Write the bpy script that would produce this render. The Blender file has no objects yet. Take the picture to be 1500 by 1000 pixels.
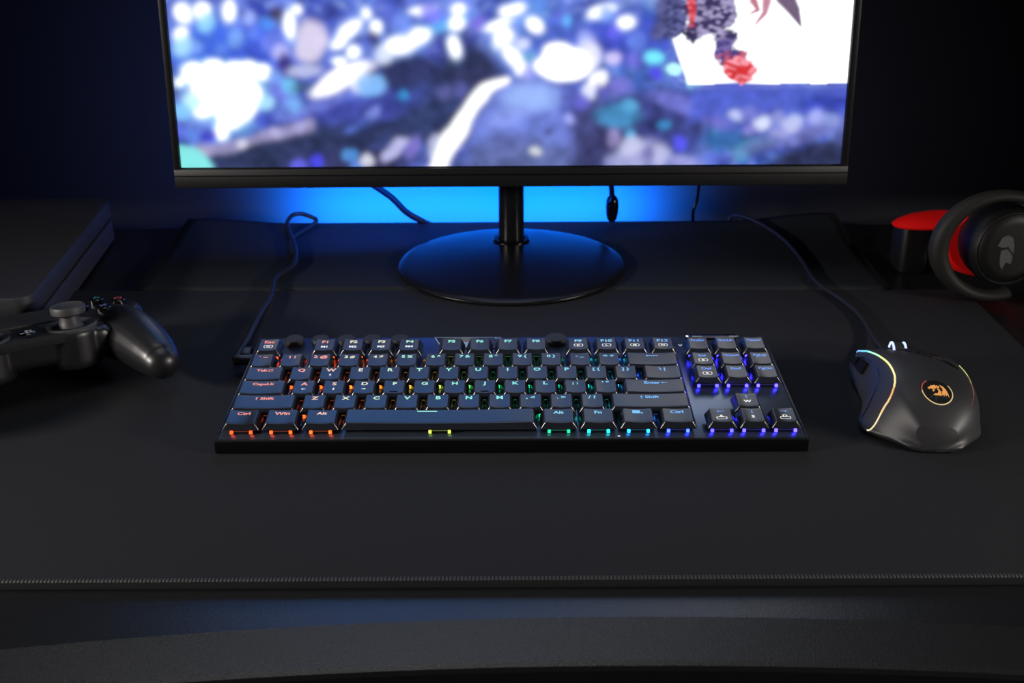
import bpy, bmesh, math, random
import numpy as np
from mathutils import Vector, Matrix
random.seed(7); np.random.seed(7)
C = bpy.context.scene.collection
PI = math.pi
TOP = 0.7545                        # height of the desk mat's surface above the floor, metres
def W(x, y, z=0): return Vector((x/1000, y/1000, TOP + z/1000))     # millimetres from below the camera

# ------------------------------------------------------------------ materials
MATS = {}
def lin(c):
    return tuple((v/255/12.92 if v/255 <= .04045 else ((v/255+.055)/1.055)**2.4) for v in c)
def mat(name, col, rough=.5, metal=0, spec=.5, emit=None, strength=0, bump=None, coat=0, noise=None, bumpd=.1):
    if name in MATS: return MATS[name]
    m = bpy.data.materials.new(name); m.use_nodes = True
    nt = m.node_tree; b = nt.nodes['Principled BSDF']
    b.inputs['Base Color'].default_value = (*col, 1)
    b.inputs['Roughness'].default_value = rough
    b.inputs['Metallic'].default_value = metal
    b.inputs['Specular IOR Level'].default_value = spec
    b.inputs['Coat Weight'].default_value = coat
    if emit:
        b.inputs['Emission Color'].default_value = (*emit, 1)
        b.inputs['Emission Strength'].default_value = strength
    tc = nt.nodes.new('ShaderNodeTexCoord')
    if noise:                      # (scale, amount): mottles the base colour
        n = nt.nodes.new('ShaderNodeTexNoise'); n.inputs['Scale'].default_value = noise[0]; n.inputs['Detail'].default_value = 4
        nt.links.new(tc.outputs['Object'], n.inputs['Vector'])
        mr = nt.nodes.new('ShaderNodeMapRange'); mr.inputs[3].default_value = 1-noise[1]; mr.inputs[4].default_value = 1+noise[1]
        nt.links.new(n.outputs['Fac'], mr.inputs[0])
        vm = nt.nodes.new('ShaderNodeVectorMath'); vm.operation = 'SCALE'; vm.inputs[0].default_value = col
        nt.links.new(mr.outputs[0], vm.inputs['Scale']); nt.links.new(vm.outputs[0], b.inputs['Base Color'])
    if bump:                       # (scale, strength)
        n = nt.nodes.new('ShaderNodeTexNoise'); n.inputs['Scale'].default_value = bump[0]; n.inputs['Detail'].default_value = 3
        nt.links.new(tc.outputs['Object'], n.inputs['Vector'])
        bp = nt.nodes.new('ShaderNodeBump'); bp.inputs['Strength'].default_value = bump[1]; bp.inputs['Distance'].default_value = bumpd/1000
        nt.links.new(n.outputs['Fac'], bp.inputs['Height']); nt.links.new(bp.outputs[0], b.inputs['Normal'])
    MATS[name] = m
    return m
def glow(name, srgb, strength):
    c = lin(srgb)
    return mat(name, (0.02, .02, .02), .4, emit=c, strength=strength)

M_cloth = mat('black_cloth', (.0112, .0116, .0138), .8, spec=.25, bump=(2600, .5), noise=(300, .12), bumpd=.25)
M_cloth2 = mat('blue_glow_cloth', (.0085, .0105, .0135), .75, spec=.3, bump=(2600, .4), bumpd=.2)  # blue cast of the wall glow is put into this cloth colour
M_stitch = mat('stitch_thread', (.03, .03, .033), .6)
M_desk = mat('textured_desk_top', (.0085, .0088, .0102), .31, spec=.85, bump=(1500, .6), noise=(900, .25), bumpd=.3)
M_under = mat('desk_underside', (.004, .004, .004), .8)
M_blackpl = mat('black_plastic', (.008, .008, .009), .38)
M_bezel = mat('bezel_plastic', (.006, .006, .0065), .4)
M_gloss = mat('gloss_black', (.004, .004, .005), .14)
M_stand = mat('stand_satin', (.007, .007, .0085), .22, spec=.25, bump=(4000, .2))
M_cable = mat('cable_rubber', (.008, .008, .009), .5)
M_cap = mat('keycap_plastic', (.012, .014, .02), .26, spec=.8, bump=(3500, .25), bumpd=.05)
M_capside = M_cap
M_plate = mat('brushed_plate', (.15, .19, .27), .27, metal=.85, bump=(3000, .15), bumpd=.05)
M_case = mat('case_black', (.003, .003, .0035), .25, spec=.3)
M_switch = mat('switch_black', (.006, .006, .007), .35)
M_mouse = mat('mouse_soft_black', (.02, .02, .022), .5, spec=.45, bump=(4000, .2), bumpd=.03)
M_rubber = mat('grip_rubber', (.011, .011, .012), .6)
M_ctrl = mat('gamepad_shell', (.010, .010, .012), .36, bump=(4000, .15), bumpd=.03)
M_ctrl2 = mat('gamepad_panel', (.012, .012, .014), .5, bump=(3000, .3), bumpd=.05)
M_grey = mat('stick_rubber', (.035, .035, .037), .55)
M_console = mat('console_matte', (.021, .021, .025), .55, bump=(3500, .3), bumpd=.1)
M_wall = mat('wall_paint', (.03, .032, .036), .9, bump=(80, .1))
M_floor = mat('floor_dark', (.05, .045, .04), .6, bump=(40, .1))
M_red = mat('red_padding', (.85, .003, .003), .75, spec=.2, bump=(900, .3))
M_ring = mat('yoke_grey', (.013, .012, .010), .6, spec=.3)
M_hs = mat('headset_black', (.005, .005, .005), .5, spec=.3)
M_logo_grey = mat('logo_grey', (.075, .075, .075), .5)
M_print = mat('white_print_glow', (.8, .8, .8), .5, emit=(.9, .9, .9), strength=.5)  # print brightened by an added glow, as if backlit
M_white = mat('white_mark', (.85, .85, .87), .4)

# ------------------------------------------------------------------ objects
def tag(o, label=None, cat=None, group=None, kind=None):
    if label: o['label'] = label
    if cat: o['category'] = cat
    if group: o['group'] = group
    if kind: o['kind'] = kind
    return o
def thing(name, loc, label, cat, rz=0, rx=0, group=None):
    o = bpy.data.objects.new(name, None); C.objects.link(o)
    o.location = loc; o.rotation_euler = (rx, 0, rz); o.empty_display_size = .02
    return tag(o, label, cat, group)
class MB:                           # mesh builder, millimetres
    def __init__(s): s.v = []; s.f = []; s.m = []; s.mi = 0
    def add(s, vs, fs):
        o = len(s.v); s.v += [tuple(v) for v in vs]
        s.f += [tuple(i+o for i in f) for f in fs]; s.m += [s.mi]*len(fs)
    def box(s, x0, x1, y0, y1, z0, z1, bev=0, seg=2):
        bm = bmesh.new(); bmesh.ops.create_cube(bm, size=1)
        for v in bm.verts:
            v.co = Vector(((x0+x1)/2+v.co.x*(x1-x0), (y0+y1)/2+v.co.y*(y1-y0), (z0+z1)/2+v.co.z*(z1-z0)))
        if bev: bmesh.ops.bevel(bm, geom=bm.edges[:], offset=bev, segments=seg, profile=.5, affect='EDGES')
        s.bm(bm)
    def bm(s, bm, mx=None):
        bm.verts.index_update()
        s.add([(mx @ v.co) if mx else v.co for v in bm.verts], [[v.index for v in f.verts] for f in bm.faces]); bm.free()
    def prism(s, pts, z0, z1, bev=0, seg=2):      # pts counter-clockwise in x,y
        bm = bmesh.new(); vs = [bm.verts.new((x, y, z0)) for x, y in pts]; f = bm.faces.new(vs)
        r = bmesh.ops.extrude_face_region(bm, geom=[f]); up = [v for v in r['geom'] if isinstance(v, bmesh.types.BMVert)]
        for v in up: v.co.z = z1
        bmesh.ops.recalc_face_normals(bm, faces=bm.faces)
        if bev:
            es = [e for e in bm.edges if all(abs(v.co.z-z1) < 1e-6 for v in e.verts)] + [e for e in bm.edges if all(abs(v.co.z-z0) < 1e-6 for v in e.verts)]
            bmesh.ops.bevel(bm, geom=es, offset=bev, segments=seg, profile=.5, affect='EDGES')
        s.bm(bm)
    def rings(s, rs, cap0=True, cap1=True, closed=True):
        o = len(s.v); n = len(rs[0])
        for r in rs: s.v += [tuple(p) for p in r]
        fs = []
        for i in range(len(rs)-1):
            for j in range(n if closed else n-1):
                a, b = o+i*n+j, o+i*n+(j+1) % n
                fs.append((a, b, b+n, a+n))
        if cap0: fs.append(tuple(o+j for j in range(n))[::-1])
        if cap1: fs.append(tuple(o+(len(rs)-1)*n+j for j in range(n)))
        s.f += fs; s.m += [s.mi]*len(fs)
    def lathe(s, prof, cx=0, cy=0, n=48, sx=1, sy=1, mx=None):
        rs = []
        for r, z in prof:
            ring = [Vector((cx+r*sx*math.cos(2*PI*k/n), cy+r*sy*math.sin(2*PI*k/n), z)) for k in range(n)]
            if mx: ring = [mx @ p for p in ring]
            rs.append(ring)
        s.rings(rs)
    def tube(s, pts, r, n=12, taper=None):
        pts = [Vector(p) for p in pts]; rs = []; up = Vector((0, 0, 1))
        for i, p in enumerate(pts):
            d = (pts[min(i+1, len(pts)-1)]-pts[max(i-1, 0)]).normalized()
            if i == 0:
                a = d.cross(up)
                if a.length < 1e-3: a = d.cross(Vector((0, 1, 0)))
                a.normalize()
            else:
                a = (a - d*a.dot(d)).normalized()
            b = d.cross(a); rr = taper[i] if taper else r
            rs.append([p+a*rr*math.cos(2*PI*k/n)+b*rr*math.sin(2*PI*k/n) for k in range(n)])
        s.rings(rs)
    def build(s, name, m, parent=None, smooth=True, label=None, angle=35, fix=True):
        me = bpy.data.meshes.new(name)
        me.from_pydata([(x/1000, y/1000, z/1000) for x, y, z in s.v], [], s.f)
        ms = m if isinstance(m, (list, tuple)) else [m]
        for q in ms: me.materials.append(q)
        me.polygons.foreach_set('material_index', s.m)
        if fix:
            bm = bmesh.new(); bm.from_mesh(me); bmesh.ops.remove_doubles(bm, verts=bm.verts, dist=4e-6); bmesh.ops.recalc_face_normals(bm, faces=bm.faces); bm.to_mesh(me); bm.free()
        if smooth: finish(me, angle)
        return link(name, me, parent, label)
def finish(me, angle=35):
    me.polygons.foreach_set('use_smooth', [True]*len(me.polygons))
    bm = bmesh.new(); bm.from_mesh(me)
    for e in bm.edges:
        if len(e.link_faces) == 2 and e.calc_face_angle(0) > math.radians(angle): e.smooth = False
    bm.to_mesh(me); bm.free(); me.update()
def link(name, me, parent=None, label=None):
    o = bpy.data.objects.new(name, me); C.objects.link(o)
    if parent: o.parent = parent
    if label: o['label'] = label
    return o
def smooth_path(pts, k=8):
    P = [Vector(p) for p in pts]; out = []
    for i in range(len(P)-1):
        a, b, c, d = P[max(i-1, 0)], P[i], P[i+1], P[min(i+2, len(P)-1)]
        for j in range(k):
            t = j/k
            out.append(.5*((2*b)+(c-a)*t+(2*a-5*b+4*c-d)*t*t+(3*b-a-3*c+d)*t**3))
    out.append(P[-1]); return out

# text and small signs as flat polygons ------------------------------------------------
TXT = {}
def text_polys(body, bold=.035):
    key = (body, bold)
    if key not in TXT:
        cu = bpy.data.curves.new('t', 'FONT'); cu.body = body; cu.size = 1; cu.align_x = 'CENTER'; cu.align_y = 'CENTER'; cu.offset = bold; cu.resolution_u = 3
        o = bpy.data.objects.new('t', cu); C.objects.link(o)
        dg = bpy.context.evaluated_depsgraph_get(); me = bpy.data.meshes.new_from_object(o.evaluated_get(dg))
        TXT[key] = ([(v.co.x, v.co.y) for v in me.vertices], [tuple(p.vertices) for p in me.polygons])
        bpy.data.objects.remove(o); bpy.data.meshes.remove(me); bpy.data.curves.remove(cu)
    return TXT[key]
class Flat:                         # collects flat marks, later draped by a height function
    def __init__(s): s.v = []; s.f = []; s.m = []; s.mi = 0
    def text(s, body, x, y, size, sx=1.25, bold=.035):
        vs, fs = text_polys(body, bold); o = len(s.v)
        s.v += [(x+a*size*sx, y+b*size) for a, b in vs]; s.f += [tuple(i+o for i in f) for f in fs]; s.m += [s.mi]*len(fs)
    def poly(s, pts):
        o = len(s.v); s.v += list(pts); s.f.append(tuple(range(o, o+len(pts)))); s.m.append(s.mi)
    def bar(s, x, y, w, h): s.poly([(x-w/2, y-h/2), (x+w/2, y-h/2), (x+w/2, y+h/2), (x-w/2, y+h/2)])
    def frame(s, x, y, w, h, t=.35, bulge=.6):
        a = [(x-w/2-bulge, y), (x-w/2, y-h/2), (x+w/2, y-h/2), (x+w/2+bulge, y), (x+w/2, y+h/2), (x-w/2, y+h/2)]
        b = [(x+(p-x)*(1-2*t/w), y+(q-y)*(1-2*t/h)) for p, q in a]
        for i in range(6):
            j = (i+1) % 6; s.poly([a[i], a[j], b[j], b[i]])
    def arrow(s, x, y, L, ang, t=.5, head=1.3):
        c, n = math.cos(ang), math.sin(ang)
        R = lambda p, q: (x+p*c-q*n, y+p*n+q*c)
        s.poly([R(-L/2, -t/2), R(L/2-head, -t/2), R(L/2-head, t/2), R(-L/2, t/2)])
        s.poly([R(L/2-head, -head*.7), R(L/2, 0), R(L/2-head, head*.7)])
    def ring(s, x, y, r0, r1, a0=0, a1=2*PI, n=40, sy=1):
        for k in range(n):
            p, q = a0+(a1-a0)*k/n, a0+(a1-a0)*(k+1)/n
            s.poly([(x+r0*math.cos(p), y+r0*sy*math.sin(p)), (x+r1*math.cos(p), y+r1*sy*math.sin(p)), (x+r1*math.cos(q), y+r1*sy*math.sin(q)), (x+r0*math.cos(q), y+r0*sy*math.sin(q))])
    def build(s, name, mats, parent, zf, label=None, mx=None, sub=0):
        me = bpy.data.meshes.new(name)
        me.from_pydata([(a, b, 0) for a, b in s.v], [], s.f)
        for q in mats: me.materials.append(q)
        me.polygons.foreach_set('material_index', s.m)
        bm = bmesh.new(); bm.from_mesh(me)
        if sub:
            bmesh.ops.triangulate(bm, faces=bm.faces[:])
            for _ in range(sub):
                bmesh.ops.subdivide_edges(bm, edges=[e for e in bm.edges if e.calc_length() > .8], cuts=1)
        for v in bm.verts:
            p = Vector((v.co.x, v.co.y, zf(v.co.x, v.co.y)))
            if mx: p = mx @ p
            v.co = p/1000
        bm.to_mesh(me); bm.free()
        return link(name, me, parent, label)

# ================================================================== THE ROOM
def slab(name, x0, x1, y0, y1, z0, z1, m):
    b = MB(); b.box(x0, x1, y0, y1, z0, z1); o = b.build(name, m, smooth=False); o.location = (0, 0, TOP); o['kind'] = 'structure'; return o
FL = -TOP*1000
slab('floor', -2600, 2600, -1800, 1300, FL-60, FL, M_floor)
slab('wall_back', -2600, 2600, 1165, 1285, FL, 1850, M_wall)

# ================================================================== DESK
DZ = -6.0
desk = thing('desk', (0, 0, 0), 'wide black textured gaming desk carrying the keyboard and monitor', 'desk')
def yb(x): return 469.2-2.7e-4*(x-50)**2
def ye(x): return 440.6-2.5e-4*(x-50)**2
b = MB(); xs = [-760+20*i for i in range(77)]
prof = lambda x: [(1092, DZ), (yb(x), DZ), (ye(x)+2.5, DZ-5.0), (ye(x), DZ-6.2), (ye(x)-.8, DZ-8.6), (ye(x), DZ-27), (ye(x)+4, DZ-30), (1088, DZ-30)]
b.rings([[(x, y, z+TOP*1000) for y, z in prof(max(-480, min(520, x)))] for x in xs])
b.build('desktop', M_desk, desk, angle=4)
for sx in (-1, 1):
    b = MB(); b.box(sx*640-35, sx*640+35, 700, 760, 40, TOP*1000+DZ-30, 4)
    b.build('leg', M_under, desk)
    b = MB(); b.box(sx*640-35, sx*640+35, 480, 1000, 0, 40, 6)
    b.build('foot', M_under, desk)

# ================================================================== MATS
mt = thing('desk_mat', W(0, 0, 0), 'large black cloth desk mat with stitched edge under the keyboard and mouse', 'desk mat')
b = MB()
MR = .0115                                                        # the mat lies very slightly turned
def mrot(x, y): return (x, y-(x*MR if y > 800 else x*.001))
out = [(-400, 493), (368, 493), (368, 902), (-400, 902)]
out = [mrot(*p) for p in out]
b.prism(out, DZ, -.2, .9, 3); b.build('mat_cloth', M_cloth, mt)
b = MB()
def stitch(p0, p1, per, r):
    p0, p1 = Vector((*p0, 0)), Vector((*p1, 0)); L = (p1-p0).length; n = int(L/per); d = (p1-p0)/L; nx = Vector((-d.y, d.x, 0))
    for i in range(n):
        c = p0+d*(i+.5)*per
        a, e = c-d*per*.30-nx*.9, c+d*per*.30-nx*.9
        q = []
        for t in range(5):
            th = -.45*PI + t/4*.9*PI
            q.append((c + nx*(r*math.sin(-th)) + Vector((0, 0, -1.1+r*math.cos(th)*.85)), d*per*.36))
        b.rings([[p-w, p-w*.5+Vector((0, 0, .18)), p+w*.5+Vector((0, 0, .18)), p+w] for p, w in q], False, False, False)
stitch((-300, 494), (300, 494), 1.9, 1.5)
b.build('stitching', M_stitch, mt, angle=80)
rm = thing('rear_desk_mat', W(0, 0, 0), 'thin dark mat with the blue wall glow painted in, under the monitor stand, behind the front mat', 'desk mat')
b = MB(); nx, ny = 60, 24; g = []
for j in range(ny+1):
    for i in range(nx+1):
        x = -310+620*i/nx; y = 905.5+ (1089-905.5)*j/ny - x*MR*(1-j/ny)
        cz = 0
        for cx in (-310, 310):
            d = math.hypot((x-cx)/95, (y-1089)/70)
            if d < 1: cz += (6 if cx < 0 else 9)*(1-d)**1.6*(3-2*(1-d))/1.2
        g.append((x, y, -.3+cz))
fs = [(j*(nx+1)+i, j*(nx+1)+i+1, (j+1)*(nx+1)+i+1, (j+1)*(nx+1)+i) for j in range(ny) for i in range(nx)]
b.add(g, fs); o = b.build('mat_sheet', M_cloth2, rm, fix=False)
md = o.modifiers.new('thick', 'SOLIDIFY'); md.thickness = .0035; md.offset = -1

# ================================================================== MONITOR
SW, SH = 543.0, 305.5
TILT = math.radians(4.7)
mon = thing('monitor', W(0, 967, 0), 'black flat-screen monitor on a round stand showing a bright blue icy picture', 'monitor')
mrx = Matrix.Translation((0, 951-967, 90.6)) @ Matrix.Rotation(-TILT, 4, 'X')   # screen plane: local x right, z up, -y to the viewer
def put(name, mb, m, parent=mon, mx=mrx, **k):
    mb.v = [tuple(mx @ Vector(v)) for v in mb.v]; return mb.build(name, m, parent, **k)
b = MB(); x0, x1, z1 = -SW/2-6, SW/2+6, SH+6
b.box(x0, x1, -2.5, 14, -17, -1.2, .8); b.box(x0, x1, -2.5, 14, SH+1, z1, .8); b.box(x0, -SW/2-.4, -2.5, 14, -2, SH+2, .8); b.box(SW/2+.4, x1, -2.5, 14, -2, SH+2, .8)
put('bezel', b, M_bezel)
b = MB(); b.box(x0+1, x1-1, 2.5, 22, -15, z1-1, 3); b.box(-130, 130, 20, 48, 20, 200, 8); put('back_shell', b, M_blackpl)
b = MB(); b.box(x0, x1, -3.0, -2.4, -7.3, -6.3, .1); put('chin_seam', b, M_gloss)

# the picture on the screen, painted in a grid of coloured cells --------------------------
def vnoise(x, y, s, seed):
    rng = np.random.RandomState(seed); G = rng.rand(256, 256)
    X, Y = x/s+40, y/s+40; xi, yi = np.floor(X).astype(int), np.floor(Y).astype(int); fx, fy = X-xi, Y-yi
    fx, fy = fx*fx*(3-2*fx), fy*fy*(3-2*fy); a = lambda i, j: G[(yi+j) % 256, (xi+i) % 256]
    return (a(0, 0)*(1-fx)+a(1, 0)*fx)*(1-fy)+(a(0, 1)*(1-fx)+a(1, 1)*fx)*fy
def paint(X, Y):                    # X, Y: positions on the panel in picture units
    A = np.zeros((*X.shape, 3)); X0, Y0 = X, Y
    wf = 1-.8*np.clip((X-955)/20, 0, 1)*np.clip((135-Y)/10, 0, 1)
    X = X+wf*((vnoise(X0, Y0, 24, 21)-.5)*9); Y = Y+wf*((vnoise(X0, Y0, 24, 23)-.5)*7)
    n1, n2, n3 = vnoise(X, Y, 38, 1), vnoise(X*1.0+Y*.6, Y-.4*X, 17, 2), vnoise(X, Y, 60, 3)
    base1, base2, base3 = np.array(lin((48, 62, 165))), np.array(lin((110, 135, 232))), np.array(lin((42, 50, 96)))
    t = np.clip(n1*1.5-.3, 0, 1)[..., None]; A += base1*(1-t)+base2*t
    t = np.clip(n2*1.6-.7, 0, 1)[..., None]; A = A*(1-t*.55)+base3*t*.55
    t = np.clip(n3*2-1.1, 0, 1)[..., None]; A = A*(1-t*.5)+np.array(lin((70, 150, 225)))*t*.5
    def blob(cx, cy, rx, ry, c, ang=0, al=1., soft=.35, gain=1.):
        a = math.radians(ang); dx, dy = X-cx, Y-cy
        u, v = (dx*math.cos(a)+dy*math.sin(a))/rx, (-dx*math.sin(a)+dy*math.cos(a))/ry
        d = np.sqrt(u*u+v*v); k = np.clip((1+soft-d)/(2*soft), 0, 1); k = (k*k*(3-2*k)*al)[..., None]
        nonlocal A; A = A*(1-k)+np.array(lin(c))*gain*k
    def ribbon(pts, w, c, al=1., soft=.5, gain=1.):
        D = np.full(X.shape, 1e9); R = np.full(X.shape, 1.)
        for (ax, ay, aw), (bx, by, bw) in zip([(p[0], p[1], p[2] if len(p) > 2 else w) for p in pts[:-1]], [(p[0], p[1], p[2] if len(p) > 2 else w) for p in pts[1:]]):
            dx, dy = bx-ax, by-ay; t = np.clip(((X-ax)*dx+(Y-ay)*dy)/(dx*dx+dy*dy), 0, 1)
            d = np.hypot(X-ax-t*dx, Y-ay-t*dy)/(aw+(bw-aw)*t); D = np.minimum(D, d)
        k = np.clip((1+soft-D)/(2*soft), 0, 1); k = (k*k*(3-2*k)*al)[..., None]
        nonlocal A; A = A*(1-k)+np.array(lin(c))*gain*k
    def region(fn, c, al=1., soft=4., gain=1.):
        k = np.clip(fn/soft+.5, 0, 1)[..., None]*al
        nonlocal A; A = A*(1-k)+np.array(lin(c))*gain*k
    WH = (255, 255, 255)
    t = np.clip(vnoise(X+Y*.8, Y*1.7-X*.5, 11, 31)*2-1.15, 0, 1)[..., None]; A = A*(1-t*.7)+np.array(lin((150, 175, 245)))*t*.7
    t = np.clip(vnoise(X-Y*.3, Y, 9, 33)*2-1.2, 0, 1)[..., None]; A = A*(1-t*.6)+np.array(lin((30, 34, 84)))*t*.6
    # upper picture, unseen; bright colours invented so the keycaps reflect blue and grey
    blob(420, -170, 420, 120, (95, 160, 250), 0, .9, .4, 2.0); blob(420, -330, 460, 110, (95, 160, 250), 0, .9, .4, 2.0)
    blob(1080, -120, 300, 100, (180, 208, 255), 0, .9, .5, 1.6); blob(1050, -300, 330, 160, (165, 198, 250), 0, .9, .4, 1.4)
    # dark masses
    blob(300, 55, 60, 40, (52, 95, 215), 0, .8); blob(380, 60, 40, 38, (60, 90, 215), 0, .8)
    blob(600, 105, 55, 36, (44, 50, 96)); blob(640, 160, 120, 48, (46, 58, 102), -8); blob(690, 96, 48, 42, (42, 48, 84), 0)
    blob(500, 168, 120, 26, (56, 66, 150), -18, .9); blob(470, 145, 60, 9, (110, 120, 205), -22, .6); blob(430, 214, 150, 34, (40, 50, 88), -9); blob(520, 235, 90, 24, (48, 52, 95))
    blob(960, 180, 85, 60, (54, 60, 122), 0, .95); blob(870, 190, 60, 55, (58, 60, 112), 0, .95)
    blob(660, 55, 40, 20, (60, 60, 135), -20, .7); blob(840, 45, 80, 30, (72, 92, 190), 0, .8); blob(930, 50, 60, 40, (62, 74, 188), 0, .85)
    blob(640, 30, 60, 10, (75, 165, 225), -15, .8)
    for (x, y, rx, ry, a) in ((268, 8, 12, 12, 0), (296, 6, 13, 12, 0), (333, 8, 9, 16, 0), (424, 26, 8, 20, 0), (437, 6, 8, 7, 0), (535, 12, 9, 9, 0), (508, 36, 22, 9, -35), (494, 52, 12, 7, -30), (551, 32, 9, 9, 0), (515, 66, 10, 10, 0), (497, 80, 9, 8, 0),
                             (590, 54, 34, 12, -18), (612, 44, 18, 12, -20), (672, 4, 11, 9, 0), (670, 25, 13, 11, 0), (667, 60, 8, 17, 0), (752, 6, 18, 9, -10), (738, 46, 15, 17, 25), (757, 80, 11, 24, -38), (764, 96, 9, 10, 0), (782, 30, 14, 9, 50), (730, 28, 24, 7, -15), (918, 27, 13, 10, -20), (620, 5, 20, 6, -10), (885, 8, 20, 7, -20), (265, 40, 10, 14, 0)):
        blob(x, y, rx*1.3, ry*1.3, (150, 190, 250), a, .6, .6); blob(x, y, rx, ry, WH, a, .95, .35, 1.25)
    for (x, y, r, c) in ((300, 22, 14, (150, 215, 250)), (270, 58, 15, (170, 225, 250)), (345, 45, 13, (120, 165, 240)), (365, 14, 9, (160, 180, 250)), (371, 38, 9, (95, 130, 235)), (392, 24, 10, (70, 140, 240)), (398, 52, 14, (110, 130, 235)), (290, 60, 9, (120, 160, 240)), (325, 60, 10, (90, 130, 230)),
                         (412, 68, 12, (190, 190, 245)), (420, 85, 12, (60, 40, 130)), (405, 8, 11, (70, 60, 90)), (548, 45, 9, (60, 55, 110)), (560, 70, 14, (215, 225, 250)), (765, 55, 9, (225, 230, 255)), (830, 20, 9, (100, 180, 250)), (815, 12, 9, (90, 100, 200)), (858, 48, 14, (150, 165, 245)), (890, 12, 10, (120, 160, 245)), (900, 40, 12, (90, 90, 215)), (935, 55, 14, (100, 130, 225)), (700, 25, 12, (120, 110, 220)), (630, 8, 14, (110, 110, 225)), (570, 12, 12, (95, 110, 215)), (590, 28, 14, (110, 140, 230)), (775, 75, 9, (90, 150, 190)), (860, 62, 14, (210, 215, 250)), (650, 128, 12, (80, 84, 140)), (675, 126, 12, (80, 84, 150))):
        blob(x, y, r, r, c, 0, .85, .45)
    blob(455, 52, 22, 30, (222, 212, 235), 0, .9, .3); blob(445, 95, 26, 9, (190, 195, 230), -5, .8)
    for k in range(7): blob(452+3*math.sin(k*2), 30+9*k, 18, 1.3, (150, 155, 195), -10+7*k, .5)
    blob(418, 85, 8, 18, (55, 40, 120), 0, .7)
    # white cluster, left
    for (x, y, rx, ry) in ((330, 120, 46, 30), (285, 97, 18, 15), (315, 84, 14, 10), (345, 88, 14, 9), (363, 90, 14, 12), (385, 97, 14, 12), (345, 145, 30, 26), (300, 150, 22, 16), (365, 128, 20, 16), (335, 165, 20, 18), (322, 186, 11, 13), (266, 111, 8, 8)):
        blob(x, y, rx*1.25, ry*1.25, (150, 215, 252), 0, .6, .4)
    for (x, y, rx, ry) in ((330, 120, 46, 30), (285, 97, 18, 15), (315, 84, 14, 10), (345, 88, 14, 9), (363, 90, 14, 12), (385, 97, 14, 12), (345, 145, 30, 26), (300, 150, 18, 14), (365, 128, 18, 16), (335, 165, 18, 16), (323, 186, 10, 12), (266, 111, 7, 7)):
        blob(x, y, rx, ry, WH, 0, 1, .22, 1.3)
    for (x, y, r, c) in ((283, 140, 12, (200, 248, 255)), (268, 155, 12, (130, 200, 245)), (390, 142, 12, (170, 225, 255)), (405, 105, 12, (120, 160, 240)), (410, 125, 14, (110, 120, 220)), (424, 118, 12, (110, 190, 235)), (432, 145, 12, (115, 170, 235)), (385, 165, 14, (65, 80, 190)), (285, 192, 15, (90, 130, 225)), (262, 183, 12, (95, 110, 220)), (305, 192, 10, (60, 50, 200)), (268, 208, 12, (40, 46, 120))):
        blob(x, y, r, r, c, 0, .85, .4)
    blob(500, 106, 46, 14, WH, -27, 1, .4, 1.25); blob(478, 122, 22, 10, WH, -10, .9, .4, 1.1); blob(528, 112, 16, 14, WH, 0, .8, .5); blob(545, 117, 20, 16, (125, 180, 240), 0, .9); blob(440, 117, 18, 8, (60, 80, 110), -10, .7); blob(593, 130, 8, 8, (48, 130, 190)); blob(545, 160, 12, 9, (120, 135, 215), -30, .8); blob(525, 176, 22, 8, (80, 105, 195), -30, .8)
    ribbon([(290, 216), (330, 210), (355, 204), (400, 188), (450, 178)], 9, (150, 145, 188), .85, .5); blob(296, 217, 18, 7, (165, 155, 190), 0, .8); blob(356, 204, 9, 8, (205, 205, 226)); blob(400, 187, 9, 8, (172, 168, 212)); blob(437, 180, 9, 7, (160, 155, 205))
    blob(272, 240, 42, 30, (128, 222, 222), 20, 1, .08); 
    for (x, y, rx, ry, c, a) in ((438, 240, 12, 11, (96, 96, 222), 0), (464, 231, 10, 12, (66, 66, 212), 20), (512, 225, 11, 10, (84, 150, 225), 0), (524, 240, 9, 8, (90, 130, 215), 0), (537, 231, 9, 10, (208, 210, 226), 0), (578, 215, 27, 10, (182, 182, 226), -42), (606, 212, 9, 20, (120, 110, 195), 15), (640, 212, 13, 20, (178, 184, 214), 10)):
        blob(x, y, rx, ry, c, a, .95, .3)
    # great arc and pale cone
    blob(775, 190, 92, 85, (106, 122, 205), -10, .95, .2); blob(760, 250, 95, 55, (88, 100, 150), 0, .85, .4); blob(775, 138, 38, 22, (150, 180, 245), 0, .9, .5); blob(745, 165, 30, 14, (140, 158, 235), -20, .6, .5); blob(740, 200, 20, 18, (70, 78, 130), 0, .5, .6); blob(835, 150, 18, 26, (66, 72, 150), 0, .7)
    blob(868, 200, 34, 48, (58, 60, 108), 12, .95, .3)
    ribbon([(742, 110, 5), (715, 125, 9), (692, 150, 11), (672, 180, 12), (655, 212, 12), (640, 250, 14)], 9, WH, 1, .3, 1.15)
    blob(828, 88, 46, 25, WH, 0, 1, .12, 1.35); blob(815, 68, 22, 14, WH, 0, 1, .25, 1.3); blob(868, 76, 14, 18, (235, 235, 255), 0, .8); blob(774, 100, 6, 12, (170, 165, 245), 0, .7)
    blob(876, 112, 8, 16, WH, 28, .95, .35, 1.2); blob(864, 130, 8, 14, (225, 230, 255), 28, .95); blob(853, 145, 9, 12, (110, 105, 220), 25, .8); blob(835, 170, 9, 8, (158, 165, 240)); blob(786, 217, 10, 7, (205, 210, 214), 15); blob(800, 190, 8, 6, (56, 54, 105), 0, .7)
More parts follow.
